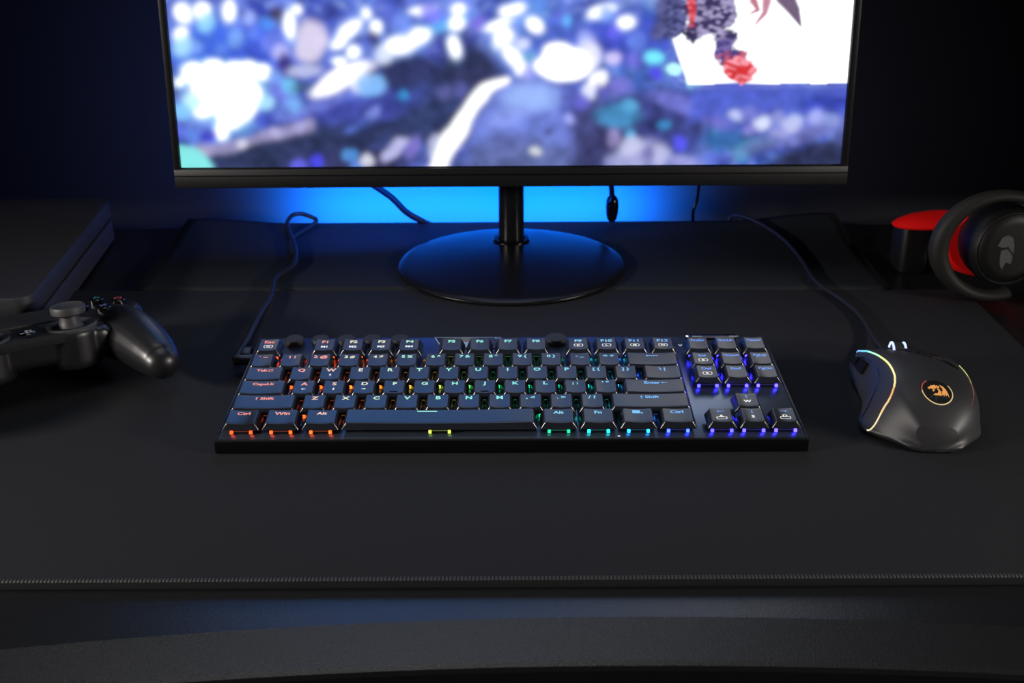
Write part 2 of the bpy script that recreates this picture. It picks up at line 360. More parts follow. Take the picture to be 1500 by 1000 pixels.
    for (x, y, rx, ry, c, a) in ((906, 165, 34, 20, (66, 135, 185), 0), (925, 148, 14, 10, (85, 160, 205), 0), (885, 120, 10, 14, (90, 85, 170), 0), (910, 120, 16, 12, (120, 115, 210), 0), (898, 80, 11, 9, (208, 200, 246), 0), (883, 108, 6, 10, WH, 20), (930, 80, 14, 10, (110, 110, 215), 0), (960, 77, 13, 10, (120, 240, 255), 10), (988, 95, 12, 9, (190, 252, 255), 15), (962, 101, 9, 9, (84, 72, 240), 0), (1018, 117, 12, 10, (150, 240, 250), 15),
                             (1000, 148, 48, 13, (108, 112, 200), 22), (1040, 170, 30, 8, (110, 105, 190), 22), (972, 180, 8, 8, (60, 140, 200), 0), (896, 200, 8, 14, (150, 140, 195), 0), (920, 196, 8, 9, (90, 175, 225), 0), (994, 208, 11, 11, (82, 82, 232), 0), (1048, 194, 7, 8, (52, 150, 190), 0), (1064, 205, 36, 18, (46, 95, 155), 0), (1100, 212, 28, 10, (64, 130, 170), -12), (1085, 226, 12, 10, (76, 150, 190), 0), (1130, 207, 14, 8, (46, 110, 140), 0)):
        blob(x, y, rx, ry, c, a, .9, .35)
    for (x, y, rx, ry, c, a) in ((930, 228, 38, 22, (172, 174, 222), -20), (922, 212, 18, 14, (196, 198, 232), 0), (967, 228, 14, 17, (186, 188, 226), 0), (1000, 238, 26, 10, (150, 152, 210), 10), (950, 225, 10, 12, (122, 120, 185), 20)):
        blob(x, y, rx, ry, c, a, .85, .4)
    # bright field with a dark rocky silhouette, right
    hz = 122+6*np.sin((X-1150)/40)-4*np.clip((X-1170)/60, 0, 1)
    band = np.minimum(np.clip(X-1010, -20, 40), np.minimum(Y-hz+6, 172-Y)); region(band, (72, 88, 188), .95, 14)
    blob(1215, 147, 40, 10, (46, 62, 172), 0, .8); blob(1100, 150, 60, 12, (76, 92, 190), 0, .6)
    fld = np.minimum(np.minimum(hz-Y, 200+Y), np.where(Y < 118, (X-(985+np.clip(Y-50, 0, 100)*.35)), -20))
    region(fld, (250, 252, 255), 1, 5, 1.35)
    for (x0_, y0_, x1_, y1_) in ((1176, 60, 1215, 48), (1200, 92, 1235, 80), (1160, 100, 1175, 96), (1222, 44, 1240, 40)):
        ribbon([(x0_, y0_), (x1_, y1_)], 1.2, (150, 200, 205), .6, .6)
    nn = vnoise(X, Y, 8, 9)*.7+vnoise(X, Y, 3, 10)*.3; n4 = vnoise(X*.7+Y*.5, Y-X*.4, 5, 12)
    def rough(fn, c1, c2, soft=4):
        nonlocal A
        k = np.clip((fn+(nn-.5)*9)/soft+.5, 0, 1)[..., None]; t = np.clip(n4*1.8-.5, 0, 1)[..., None]
        A = A*(1-k)+(np.array(lin(c1))*(1-t)+np.array(lin(c2))*t)*k
    def el(cx, cy, rx, ry): return (1-np.hypot((X-cx)/rx, (Y-cy)/ry))*min(rx, ry)
    rough(np.maximum(el(985, 12, 24, 36), el(970, 38, 16, 14)), (52, 54, 100), (95, 98, 150)); rough(np.maximum(el(1042, 5, 38, 42), np.maximum(el(1018, 38, 14, 18), el(1062, 48, 18, 14))), (56, 48, 92), (160, 150, 190))
    rough(el(1014, 6, 5, 24), (190, 50, 60), (230, 110, 120)); rough(el(1062, 66, 16, 18), (70, 62, 125), (120, 105, 165)); rough(el(1075, 80, 22, 16), (70, 60, 120), (180, 80, 100))
    rough(el(1085, 97, 25, 21), (205, 48, 52), (240, 150, 165)); rough(el(1010, 45, 8, 10), (40, 35, 70), (70, 60, 100))
    ribbon([(1105, -5, 6), (1112, 8, 3), (1100, 14, 1)], 3, (165, 60, 90), .9); ribbon([(1125, -5, 7), (1122, 12, 4), (1108, 30, 1)], 3, (175, 90, 120), .9); ribbon([(1152, -10, 14), (1164, 8, 9), (1174, 32, 1.5)], 5, (84, 56, 96), .95, .25)
    # foreground ridge, right
    blob(1170, 196, 90, 13, (112, 118, 188), -17, .8, .5)
    for (x, y, rx, ry, c) in ((1077, 166, 9, 9, (196, 205, 244)), (1098, 165, 16, 12, (110, 115, 195)), (1117, 180, 11, 12, (218, 226, 250)), (1100, 190, 14, 9, (130, 130, 210)), (1140, 172, 12, 12, (140, 146, 215)), (1160, 182, 16, 10, (185, 190, 230)), (1168, 172, 10, 8, (178, 190, 232)), (1195, 170, 12, 10, (160, 170, 232)), (1218, 172, 14, 10, (136, 150, 214)), (1140, 194, 12, 6, (150, 150, 205))):
        blob(x, y, rx, ry, c, 0, .9, .35)
    blob(1205, 232, 90, 26, (42, 48, 84), -14, .97, .3); blob(1205, 201, 5, 4, (70, 90, 210)); blob(1240, 200, 20, 14, (80, 88, 150), 0, .7)
    lum = A.mean(-1, keepdims=True); md_ = np.clip(1-lum*1.6, 0, 1)*wf[..., None]
    A = A*(1+md_*(vnoise(X0, Y0, 8, 41)[..., None]-.5)*.9+md_*(vnoise(X0, Y0, 20, 42)[..., None]-.5)*.6)
    return A
xsg = np.linspace(-SW/2, SW/2, 760); zs = np.concatenate([np.arange(0, 134, .7), np.linspace(134, SH, 44)])
XX, ZZ = np.meshgrid(xsg, zs)
PXs = 748+XX*(1.777+ZZ*(.0797/126)); PYs = 242-ZZ/.5245
COL = paint(PXs, PYs)
def soften(A, sg):
    n = int(sg*3)+1; k = np.exp(-.5*(np.arange(-n, n+1)/sg)**2); k /= k.sum()
    for ax in (0, 1):
        P_ = np.pad(A, [(n, n) if i == ax else (0, 0) for i in range(3)], mode='edge')
        A = sum(k[i]*np.take(P_, np.arange(i, i+A.shape[ax]), axis=ax) for i in range(2*n+1))
    return A
nv_ = int(np.searchsorted(zs, 134)); VIS = COL[:nv_]
soft1, soft2 = soften(VIS, 3.0), soften(VIS, .9)
kk = (np.clip((PXs[:nv_]-965)/25, 0, 1)*np.clip((130-PYs[:nv_])/10, 0, 1))[..., None]
COL[:nv_] = soft1*(1-kk)+soft2*kk
nyv, nxv = XX.shape
verts = [tuple(mrx @ Vector((XX[j, i], -.2, ZZ[j, i]))/1000) for j in range(nyv) for i in range(nxv)]
faces = [(j*nxv+i, j*nxv+i+1, (j+1)*nxv+i+1, (j+1)*nxv+i) for j in range(nyv-1) for i in range(nxv-1)]
me = bpy.data.meshes.new('screen'); me.from_pydata(verts, [], faces)
at_ = me.color_attributes.new('picture', 'FLOAT_COLOR', 'POINT')
at_.data.foreach_set('color', np.concatenate([COL.reshape(-1, 3), np.ones((nxv*nyv, 1))], 1).astype(np.float32).ravel())
ms = bpy.data.materials.new('screen_picture'); ms.use_nodes = True; nt = ms.node_tree; pb = nt.nodes['Principled BSDF']
pb.inputs['Base Color'].default_value = (.004, .004, .005, 1); pb.inputs['Roughness'].default_value = .35
a_ = nt.nodes.new('ShaderNodeAttribute'); a_.attribute_name = 'picture'
nt.links.new(a_.outputs['Color'], pb.inputs['Emission Color']); pb.inputs['Emission Strength'].default_value = 1.15
me.materials.append(ms); link('screen', me, mon, 'lit screen with a blurred blue and white icy scene')

b = MB(); prof_ = [(0, -.2), (94, -.2), (96.5, .4), (97.3, 1.4), (97, 2.6), (95.5, 3.6), (90, 4.6), (75, 6.2), (55, 8), (35, 9.4), (22, 10.2), (0, 10.6)]
b.lathe(prof_, 0, -6, 120); b.build('stand_base', M_stand, mon, angle=60)
b = MB(); b.lathe([(0, 6), (16.5, 6), (16.5, 10.2), (15.6, 11.2), (12.2, 11.4), (12, 10)], 0, 38, 64); b.build('stand_collar', M_gloss, mon)
b = MB(); b.lathe([(11.3, 9), (11.3, 150), (9, 152), (0, 152)], 0, 38, 48); b.box(-14, 14, 20, 50, 130, 175, 4); b.build('stand_pole', M_stand, mon)

# cables hanging behind the monitor
def cable(name, pts, r, label, cat='cable', parts=None, m=M_cable):
    base = Vector(pts[0]); t = thing(name, W(*base), label, cat)
    b = MB(); b.tube([p-base for p in smooth_path(pts)], r); b.build('cord', m, t); return t, base
cable('power_cable', [(-185, 1085, 92), (-160, 1083, 60), (-130.5, 1080, 40), (-113, 1080, 27), (-100, 1080, 13), (-86, 1086, 2), (-80, 1098, -5)], 3.1, 'black cable slanting down behind the monitor, left of the stand pole')
t, base = cable('signal_cable', [(94, 1072, 75), (94, 1078, 45), (95.5, 1080, 26)], 2.6, 'short black cable hanging behind the monitor, ending in a rounded plug')
b = MB(); b.lathe([(0, -24), (2.6, -23.5), (4.6, -21), (5.8, -15), (6.2, -8), (5.6, -2), (4.5, 0), (2.7, 2), (0, 2)], 0, 0, 24, mx=Matrix.Translation(Vector((95.8, 1080, 26))-base)); b.build('plug', M_gloss, t)
cable('thin_cable', [(174, 1070, 80), (176.5, 1078, 42), (175.5, 1080, 22), (173, 1081, 12), (176, 1097, -6)], 1.7, 'thin black cable hanging behind the right half of the monitor', m=M_gloss)

# ================================================================== KEYBOARD
U = 19.05
ALPHA = math.radians(2.82)
KB_Y, KB_Z = 626.8, 13.8            # where the front edge of the bottom row stands
kb = thing('keyboard', W(-.8, 620.6, 0), 'black low-profile tenkeyless keyboard with rainbow backlit keys, left of the mouse', 'keyboard', rz=-.0034, rx=0)
KM = Matrix.Translation((0, 6.4, KB_Z)) @ Matrix.Rotation(ALPHA, 4, 'X')
def kput(mb, name, m, parent=kb, **k):
    mb.v = [tuple(KM @ Vector(v)) for v in mb.v]; return mb.build(name, m, parent, **k)
ROWY = {5: 0, 4: 1, 3: 2, 2: 3, 1: 4, 0: 5.2}
XC = 9.125
def kx(u): return (u-XC)*U
PL = -4.0                           # plate surface
XL, XR, YF, YR = kx(0)-3.1, kx(18.25)+3.3, -4.8, 5.2*U+38
b = MB(); b.box(XL+1.2, XR-1.2, YF+1.0, YR-1.2, PL-2.2, PL, .5); kput(b, 'top_plate', M_plate)
b = MB(); b.prism([(XL, YF), (XR, YF), (XR, YR), (XL, YR)], -13.6, PL-1.0, 1.4, 3); kput(b, 'case', M_case)
b = MB()
b.box(XL+.1, XR-.1, YF+.1, YF+1.2, PL-1.2, PL+.25, .3); b.box(XL+.1, XL+1.3, YF, YR-.2, PL-1.2, PL+.35, .3); b.box(XR-1.3, XR-.1, YF, YR-.2, PL-1.2, PL+.35, .3)
kput(b, 'edge_trim', M_blackpl)
for sx in (XL+30, XR-30):
    b = MB(); b.box(sx-18, sx+18, YR-16, YR-8, -20.2, -13.4, 1); kput(b, 'foot', M_blackpl)

def topz(x, y, w):                  # keycap top surface over its base, y from its front edge
    hw = max(w/2-2.7, 1)
    return 4.5+(y-1)*.085-.65*(1-min(1, (abs(x)/hw)**2))
def rrect(x0, x1, y0, y1, r, n=4):
    P = []
    for cx, cy, a in ((x1-r, y0+r, -PI/2), (x1-r, y1-r, 0), (x0+r, y1-r, PI/2), (x0+r, y0+r, PI)):
        for k in range(n+1): P.append((cx+r*math.cos(a+k/n*PI/2), cy+r*math.sin(a+k/n*PI/2)))
    return P
CAPS = {}
def dens(P, n=8):                   # extra points along the long sides
    out = []
    for i, p in enumerate(P):
        q = P[(i+1) % len(P)]; out.append(p)
        if math.hypot(q[0]-p[0], q[1]-p[1]) > 5:
            for k in range(1, n): out.append((p[0]+(q[0]-p[0])*k/n, p[1]+(q[1]-p[1])*k/n))
    return out
def cap_mesh(wu):
    if wu in CAPS: return CAPS[wu]
    w = wu*U-1.42; d = 17.6; b = MB(); rs = []
    base = (-w/2, w/2, 0, d)
    t0 = (-w/2+2.6, w/2-2.6, 1.0, 15.6)
    def ring(f, r, zoff, grow=0, flat=None):
        R = [base[i]+(t0[i]-base[i])*f for i in range(4)]
        R[0] -= grow; R[1] += grow; R[2] -= grow; R[3] += grow
        P = dens(rrect(*R, r)); return P
    P0 = ring(0, .9, 0); rs.append([(x, y, 0) for x, y in P0]); rs.append([(x, y, .5) for x, y in ring(.06, .9, 0)])
    rs.append([(x, y, topz(x, y, w)-.55) for x, y in ring(.93, 1.1, 0)])
    rs.append([(x, y, topz(x, y, w)-.16) for x, y in ring(1, 1.1, 0, -.02)])
    for g in (.18, .45): rs.append([(x, y, topz(x, y, w)-(.03 if g < .3 else 0)) for x, y in ring(1, 1.0, 0, -g)])
    cx, cy = 0, (t0[2]+t0[3])/2
    last = rs[-1]
    for f in (.7, .35): rs.append([(cx+(p[0]-cx)*f, cy+(p[1]-cy)*f, topz(cx+(p[0]-cx)*f, cy+(p[1]-cy)*f, w)) for p in last])
    b.rings(rs, True, True)
    me = bpy.data.meshes.new('keycap'); me.from_pydata([(x/1000, y/1000, z/1000) for x, y, z in b.v], [], b.f)
    me.materials.append(M_cap); finish(me, 80); CAPS[wu] = me; return me

LEG = [(0, (255, 140, 122)), (2.2, (255, 168, 150)), (3.6, (248, 232, 205)), (5.5, (190, 246, 205)), (7.5, (150, 244, 222)), (9.5, (140, 236, 240)), (11.5, (135, 215, 248)), (13.5, (115, 190, 255)), (16, (95, 155, 255)), (19, (120, 160, 255))]
LEDC = [(0, (255, 62, 18)), (3.3, (255, 80, 18)), (5.2, (250, 150, 40)), (6.9, (215, 225, 80)), (8.5, (40, 215, 110)), (10.5, (20, 215, 160)), (12, (20, 190, 190)), (13.2, (30, 140, 235)), (14.4, (35, 60, 255)), (16, (45, 40, 255)), (19, (60, 45, 255))]
def lerp_tab(T, x):
    for (a, c), (b_, d) in zip(T, T[1:]):
        if x <= b_: t = max(0, (x-a)/(b_-a)); return tuple(int(c[i]+(d[i]-c[i])*t) for i in range(3))
    return T[-1][1]
def legmat(x): q = round(x*1.0); return glow('legend_light_%d' % q, lerp_tab(LEG, q), .95)
def ledmat(x):
    q = round(x*2)/2; s = 4 if q < 4.5 else (1.6 if q < 12 else (6 if q < 13.6 else 13))
    return glow('led_light_%d' % int(q*2), lerp_tab(LEDC, q), s)

def dimmat(x):
    q = round(x*2)/2; c = lerp_tab(LEDC, q); return glow('led_bar_%d' % int(q*2), tuple(int(v*.55+40) for v in c), .45)
def make_legend(L, f):
    """L: list of marks; f: Flat in cap coordinates (y from the cap's front edge)"""
    for it in L:
        k = it[0]
        f.mi = 1 if it[-1] == 'w' else 0
        if k == 't': f.text(it[1], it[2], it[3], it[4])
        elif k == 'a': f.arrow(it[1], it[2], it[3], it[4])
        elif k == 'b': f.bar(it[1], it[2], it[3], it[4])
        elif k == 'f': f.frame(it[1], it[2], it[3], it[4])
YT = 11.9
def T(s, x=0, sz=4.3, y=YT): return ('t', s, x, y, sz, 'l')
def Wt(s, x=0, y=5.6, sz=3.2): return ('t', s, x, y, sz, 'w')
def icon(kind='t', x=0, y=6.2):
    return [('f', x, y, 5.2, 3.4, 'w'), ('t', kind, x, y, 2.6, 'w')]
rows = {0: [], 1: [], 2: [], 3: [], 4: [], 5: []}
R = rows[0]; R.append((0, 1, [T('Esc')]+icon('D')))
for i in range(12):
    x = (2, 3, 4, 5, 6.5, 7.5, 8.5, 9.5, 11, 12, 13, 14)[i]
    L = [T('F%d' % (i+1), 0, 4.2)]
    if i < 4: L.append(Wt('M%d' % (i+1)))
    if i > 7: L += icon(('K', 'L', 'M', 'N')[i-8])
    R.append((x, 1, L))
R += [(15.25, 1, [T('PrtSc', 0, 3.4)]), (16.25, 1, [T('ScrLk', 0, 3.4)]), (17.25, 1, [T('Pause', 0, 3.2)])]
R = rows[1]
for i, s in enumerate(['` ~', '1 !', '2 @', '3 #', '4 $', '5 %', '6 ^', '7 &', '8 *', '9 (', '0 )', '- _', '= +']): R.append((i, 1, [T(s, 0, 4.0)]))
R += [(13, 2, [('a', 0, YT, 8, PI, 'l')]), (15.25, 1, [T('Ins', 0, 3.6)]+icon('B')), (16.25, 1, [T('Home', 0, 3.2)]), (17.25, 1, [T('PgUp', 0, 3.4)])]
R = rows[2]; R.append((0, 1.5, [T('Tab', -2, 3.6), ('a', 3.6, YT+.8, 3.6, 0, 'l'), ('a', 3.6, YT-.9, 3.6, PI, 'l')]))
for i, s in enumerate(list('QWERTYUIOP')+['[ {', '] }']):
    L = [T(s, 0, 4.6 if len(s) == 1 else 4)]
    if s == 'W': L.append(('a', 0, 6.4, 2.6, PI/2, 'w'))
    R.append((1.5+i, 1, L))
R += [(13.5, 1.5, [T('\\ |', 0, 4.2)]), (15.25, 1, [T('Del', 0, 3.6)]+icon('R')), (16.25, 1, [T('End', 0, 3.7)]), (17.25, 1, [T('PgDn', 0, 3.3)])]
R = rows[3]; R.append((0, 1.75, [T('CapsLk', 0, 3.6)]))
for i, s in enumerate(list('ASDFGHJKL')+['; :', "' \""]):
    L = [T(s, 0, 4.6 if len(s) == 1 else 4.4)]
    if s == 'A': L.append(('a', 0, 6.2, 2.8, PI, 'w'))
    if s == 'S': L.append(('a', 0, 6.2, 2.6, -PI/2, 'w'))
    if s == 'D': L.append(('a', 0, 6.2, 2.8, 0, 'w'))
    R.append((1.75+i, 1, L))
R.append((12.75, 2.25, [T('Enter', -1.5, 3.7), ('a', 6.2, YT, 4, PI, 'l')]))
R = rows[4]; R.append((0, 2.25, [('a', -5.2, YT, 3.4, PI/2, 'l'), T('Shift', 1.2, 3.8)]))
for i, s in enumerate(list('ZXCVBNM')+[', <', '. >', '/ ?']): R.append((2.25+i, 1, [T(s, 0, 4.6 if len(s) == 1 else 4.2)]))
R += [(12.25, 2.75, [('a', -5.2, YT, 3.4, PI/2, 'l'), T('Shift', 1.2, 3.8)]), (16.25, 1, [('a', 0, 12, 3.6, PI/2, 'l'), Wt('W', 0, 6.8, 3.4)])]
R = rows[5]; R += [(0, 1.25, [T('Ctrl', .5, 3.9)]), (1.25, 1.25, [T('Win', 0, 4.2)]), (2.5, 1.25, [T('Alt', 0, 3.8)]), (3.75, 6.25, [('b', -8, 13.7, 12, .8, 'l')]),
     (10, 1.25, [T('Alt', 0, 3.8)]), (11.25, 1.25, [T('Fn', 0, 4.0)]), (12.5, 1.25, [('b', -.8, 12.3, 4.6, 3.4, 'l'), ('a', 2.4, 11.3, 2.6, -PI/4, 'l')]), (13.75, 1.25, [T('Ctrl', 0, 3.9)]),
     (15.25, 1, [('a', 0, 12.4, 4.6, PI, 'l'), ('f', 0, 5.4, 5.6, 2.6, 'w'), ('t', 'A', 0, 7.4, 3.2, 'w')]),
     (16.25, 1, [('a', 0, 12, 3.6, -PI/2, 'l'), Wt('S', 0, 6.8, 3.4)]), (17.25, 1, [('a', 0, 12.4, 4.6, 0, 'l'), ('f', 0, 5.4, 5.6, 2.6, 'w'), ('t', 'D', 0, 7.4, 3.2, 'w')])]

sw = MB(); sw.box(-6.9, 6.9, 2.6, 15.2, PL, -1.6, .5); sw.box(-5.4, 5.4, 4, 13.4, -1.7, -.6, .3); sw.box(-2.6, 2.6, 6.4, 11.4, -.7, 2.6)
SWM = None
led = MB(); led.box(-6.7, -4.9, 1.2, 2.5, -3.3, -1.4, .2); led.box(4.9, 6.7, 1.2, 2.5, -3.3, -1.4, .2); led.mi = 1; led.box(-5.0, 5.0, 1.9, 2.3, -1.85, -1.65); led.mi = 0; led.box(-2.5, 2.5, 13.2, 15.4, -1.3, -.9)
LM = {}
for r, L in rows.items():
    for (xu, wu, marks) in L:
        cx, cy = kx(xu+wu/2), ROWY[r]*U
        o = bpy.data.objects.new('keycap', cap_mesh(wu)); C.objects.link(o); o.parent = kb
        KP = Matrix.Translation((0, .0064, KB_Z/1000)) @ Matrix.Rotation(ALPHA, 4, 'X') @ Matrix.Translation((cx/1000, cy/1000, 0))
        o.matrix_local = KP
        w = wu*U-1.42
        f = Flat(); make_legend(marks, f)
        f.build('legend', [legmat(xu+wu/2), M_print], o, lambda x, y, w=w: topz(x, y, w)+.09, sub=0)
        if (xu, r) in ((4.75, 3), (7.75, 3)):
            q = MB(); q.box(-2.6, 2.6, 2.6, 3.1, topz(0, 3, w)-.2, topz(0, 3, w)+.45, .15); q.build('homing_bar', M_gloss, o)
        if SWM is None:
            s_ = sw.build('switch', M_switch, kb, angle=30); SWM = s_.data
        else:
            s_ = bpy.data.objects.new('switch', SWM); C.objects.link(s_); s_.parent = kb
        s_.matrix_local = KP
        cc = xu+wu/2
        key = round(cc*2)/2
        if wu == 6.25: key = 6.9
        if key not in LM:
            l_ = MB(); l_.v = list(led.v); l_.f = list(led.f); l_.m = list(led.m); lo = l_.build('key_light', [ledmat(key), dimmat(key)], s_, smooth=False); LM[key] = lo.data
        else:
            lo = bpy.data.objects.new('key_light', LM[key]); C.objects.link(lo); lo.parent = s_
# round buttons along the rear edge
yB = 5.2*U+28.2
for px_, rr in ((-150.5, 6.2), (-132.4, 6.0), (-114.4, 6.0), (-96.4, 6.0), (-77.2, 6.0), (31.0, 7.2)):
    b = MB(); b.lathe([(0, PL), (rr+.4, PL), (rr+.4, PL+.5), (rr, PL+.8), (rr, PL+3.6), (rr-.5, PL+4.2), (rr-1.5, PL+4.3), (0, PL+4.1)], px_, yB, 40); kput(b, 'round_button', M_rubber, angle=60)
b = MB(); b.prism([(-48, 5.2*U+18.6), (-5, 5.2*U+18.6), (-8, 5.2*U+36), (-54, 5.2*U+36)], PL-.1, PL+.5, .2, 1); kput(b, 'badge_panel', M_gloss)
f = Flat(); z0 = lambda x, y: PL+.56
yy = 5.2*U+35.6
f.bar(-32, yy, 42, .5); f.poly([(-54, yy), (-53.2, yy), (-47.4, 5.2*U+19), (-48.2, 5.2*U+19)]); f.ring(-9.5, yy-1, 1.5, 2.2, 0, 2*PI, 20, .6)  # bright outline is a painted glint along the panel rim
for k, (dx, dy) in enumerate(((0, 0), (2.6, .6), (1.2, -2.6))): f.poly([(-34+dx, 5.2*U+25+dy), (-32.2+dx, 5.2*U+24+dy), (-30.8+dx, 5.2*U+27+dy), (-33+dx, 5.2*U+28.4+dy)])
f.build('badge_mark', [glow('badge_glint_glow', (150, 180, 225), .55)], kb, z0, 'painted rim glint and small lit emblem', mx=KM)
b = MB(); b.box(121.5, 157, 5.2*U+31, 5.2*U+37.4, PL-.1, PL+1.6, .5); kput(b, 'indicator_strip', M_gloss)
f = Flat(); f.ring(122.6, 5.2*U+33.5, 0, 1.0, 0, 2*PI, 16); f.build('indicator_light', [glow('indicator_white', (255, 255, 255), 1.6)], kb, lambda x, y: PL+1.75, mx=KM)
f = Flat(); f.bar(129.3, 5.2*U+33.2, 6.4, .7); f.bar(155, 5.2*U+33.2, 6.4, .7); f.build('indicator_bar', [glow('indicator_grey', (165, 170, 175), .8)], kb, lambda x, y: PL+1.75, mx=KM)
f = Flat(); f.ring(109, 5.2*U+22, .9, 1.5, .4, 1.7*PI, 16); f.text('V', 116.6, 5.2*U+22.5, 3.4); f.text('c', kx(12.5), -1.1, 3.0)
f.build('printed_icon', [M_print], kb, lambda x, y: PL+.05, mx=KM)
# plug and braided cable
b = MB(); b.box(XL-13, XL+.5, YR-31, YR-23.5, -10.5, -4.5, 1.2); b.box(XL-9, XL-2, YR-26, YR-14, -10.2, -3.6, 1.4); kput(b, 'plug', M_blackpl)
b = MB(); P = [(-192.8, 748, 7), (-192.4, 765, 6), (-192.6, 789.7, 5), (-193.8, 836, 4), (-193.4, 880, 3), (-196.5, 905, 3), (-197.5, 925, 2.8), (-190.5, 948, 2.8), (-188.5, 965, 2.8), (-195, 1005, 2.6), (-207, 1046, 3), (-213.5, 1070, 5), (-211.5, 1085, 8), (-204, 1091, 8.2), (-193, 1091, 4.5), (-188.5, 1085, 2.6), (-192, 1068, 2.2), (-202, 1036, 2.2), (-200, 1010, 2.2), (-193, 985, 2.2)]
b.tube([Vector(p)-Vector((-.8, 620.6, 0)) for p in smooth_path(P)], 2.1, 12); o = b.build('cord', M_cable, kb)
o['label'] = 'black cord running back from the keyboard to a small loop at the desk rear'

# ================================================================== MOUSE
ms_ = thing('mouse', W(259, 680, 0), 'black ergonomic gaming mouse with glowing rainbow side strips and dragon badge', 'mouse', rz=math.radians(-7))
# stations: y, left x, right x, strip x (top-left crest), crest height, right shoulder x, shoulder height
ST = [(-61.8, -8, 5, -4, 9, 3, 8), (-60.6, -14, 13, -9, 14, 9, 13), (-57, -19, 18, -12, 19.5, 13, 17.5), (-52, -24.5, 22, -15, 24, 16, 21), (-47, -31, 26, -18, 27.5, 19, 23.5), (-43, -36, 29.5, -20.5, 30, 21.5, 25.5), (-38.5, -40.3, 31.5, -22, 32, 23.5, 26.6), (-31, -41.4, 33.2, -22.6, 34.4, 26, 27.6), (-20, -38, 34.3, -22.4, 36, 27.5, 28), (-6, -34, 35, -22.6, 35.2, 29, 26.6), (10, -34.3, 35.2, -24.2, 32.2, 30, 24), (22, -35.2, 35.4, -25.2, 29, 30.5, 21.6), (33, -35.8, 35.6, -26.6, 25.6, 31, 19.4), (46, -35.4, 36, -29.6, 21, 31, 16.8), (55, -34.5, 36, -31, 17.3, 30.5, 14), (60.5, -33, 34, -30.5, 14.4, 29, 11.6), (63, -31, 32, -29.5, 10.5, 27.5, 8.5)]
def ms_at(y):
    n = len(ST); y = max(ST[0][0], min(ST[-1][0], y))
    for i in range(n-1):
        if y <= ST[i+1][0]: break
    a, b_ = ST[i], ST[i+1]; h = b_[0]-a[0]; t = (y-a[0])/h; out = [y]
    def slope(j, k):
        if j == 0: return (ST[1][k]-ST[0][k])/(ST[1][0]-ST[0][0])
        if j == n-1: return (ST[-1][k]-ST[-2][k])/(ST[-1][0]-ST[-2][0])
        h0, h1 = ST[j][0]-ST[j-1][0], ST[j+1][0]-ST[j][0]
        d0, d1 = (ST[j][k]-ST[j-1][k])/h0, (ST[j+1][k]-ST[j][k])/h1
        return 0 if d0*d1 <= 0 else (d0*h1+d1*h0)/(h0+h1)
    for k in range(1, 7):
        m0, m1 = slope(i, k)*h, slope(i+1, k)*h
        out.append((2*t**3-3*t*t+1)*a[k]+(t**3-2*t*t+t)*m0+(-2*t**3+3*t*t)*b_[k]+(t**3-t*t)*m1)
    return out
def msec(s):                         # one cross-section, left foot over the top to the right foot
    y, xl, xr, sx, sz, rx, rz = s
    mid = (sx+rx)/2; mz = max(sz, rz)+sz*.075
    pts = [(xl+3, 1.2), (xl+.6, 3.0), (xl, 6), (xl+(sx-xl)*.18, sz*.34), (xl+(sx-xl)*.42, sz*.6), (xl+(sx-xl)*.72, sz*.83), (sx-.3, sz-.5), (sx+.9, sz+.35), (sx+(mid-sx)*.35, sz+(mz-sz)*.62), (mid-4, mz), (mid+(rx-mid)*.35, mz-(mz-rz)*.2), (mid+(rx-mid)*.75, rz+(mz-rz)*.42), (rx, rz+.2), (rx+(xr-rx)*.45, rz*.88), (rx+(xr-rx)*.85, rz*.66), (xr, rz*.42), (xr-.4, 3.4), (xr-3, 1.2)]
    # smooth
    P = [Vector((x, y, z)) for x, z in pts]
    return smooth_path(P, 3)
secs = [msec(ms_at(y)) for y in sorted(set([s[0] for s in ST]+[-60, -50, -40, -28, -16, -3, 11, 25, 38, 49]))]
def msurf(x, y):
    P = msec(ms_at(y)); best = None
    top = [p for p in P if p.z > 3.5]
    for a, c in zip(top, top[1:]):
        if (a.x-x)*(c.x-x) <= 0 and abs(c.x-a.x) > 1e-6:
            z = a.z+(c.z-a.z)*(x-a.x)/(c.x-a.x); best = z if best is None else max(best, z)
    return best if best is not None else 3.5
b = MB(); b.rings([[tuple(p) for p in s] for s in secs]); 
me = bpy.data.meshes.new('tmp'); me.from_pydata([(x/1000, y/1000, z/1000) for x, y, z in b.v], [], b.f)
bm = bmesh.new(); bm.from_mesh(me); bmesh.ops.recalc_face_normals(bm, faces=bm.faces)
for _ in range(34):
    bmesh.ops.smooth_vert(bm, verts=[v for v in bm.verts if v.co.z > .0045], factor=.5, use_axis_x=True, use_axis_y=True, use_axis_z=True)
bm.to_mesh(me)
from mathutils.bvhtree import BVHTree
MBV = BVHTree.FromBMesh(bm); bm.free()
finish(me, 89); me.name = 'shell'; me.materials.append(M_mouse); o = link('shell', me, ms_)
def msurf(x, y):
    h = MBV.ray_cast(Vector((x/1000, y/1000, .2)), Vector((0, 0, -1)))[0]
    return h.z*1000 if h else 2.0
def mnear(p, lift=0):
    c, n, i, d = MBV.find_nearest(Vector(p)/1000); return c*1000+n*lift
b = MB(); b.prism([(x*.93, y*.97) for x, y in [(s[1]+2, s[0]) for s in ST[::-1]]+[(s[2]-2, s[0]) for s in ST]], .2, 2, .3, 1); b.build('base', M_gloss, ms_)
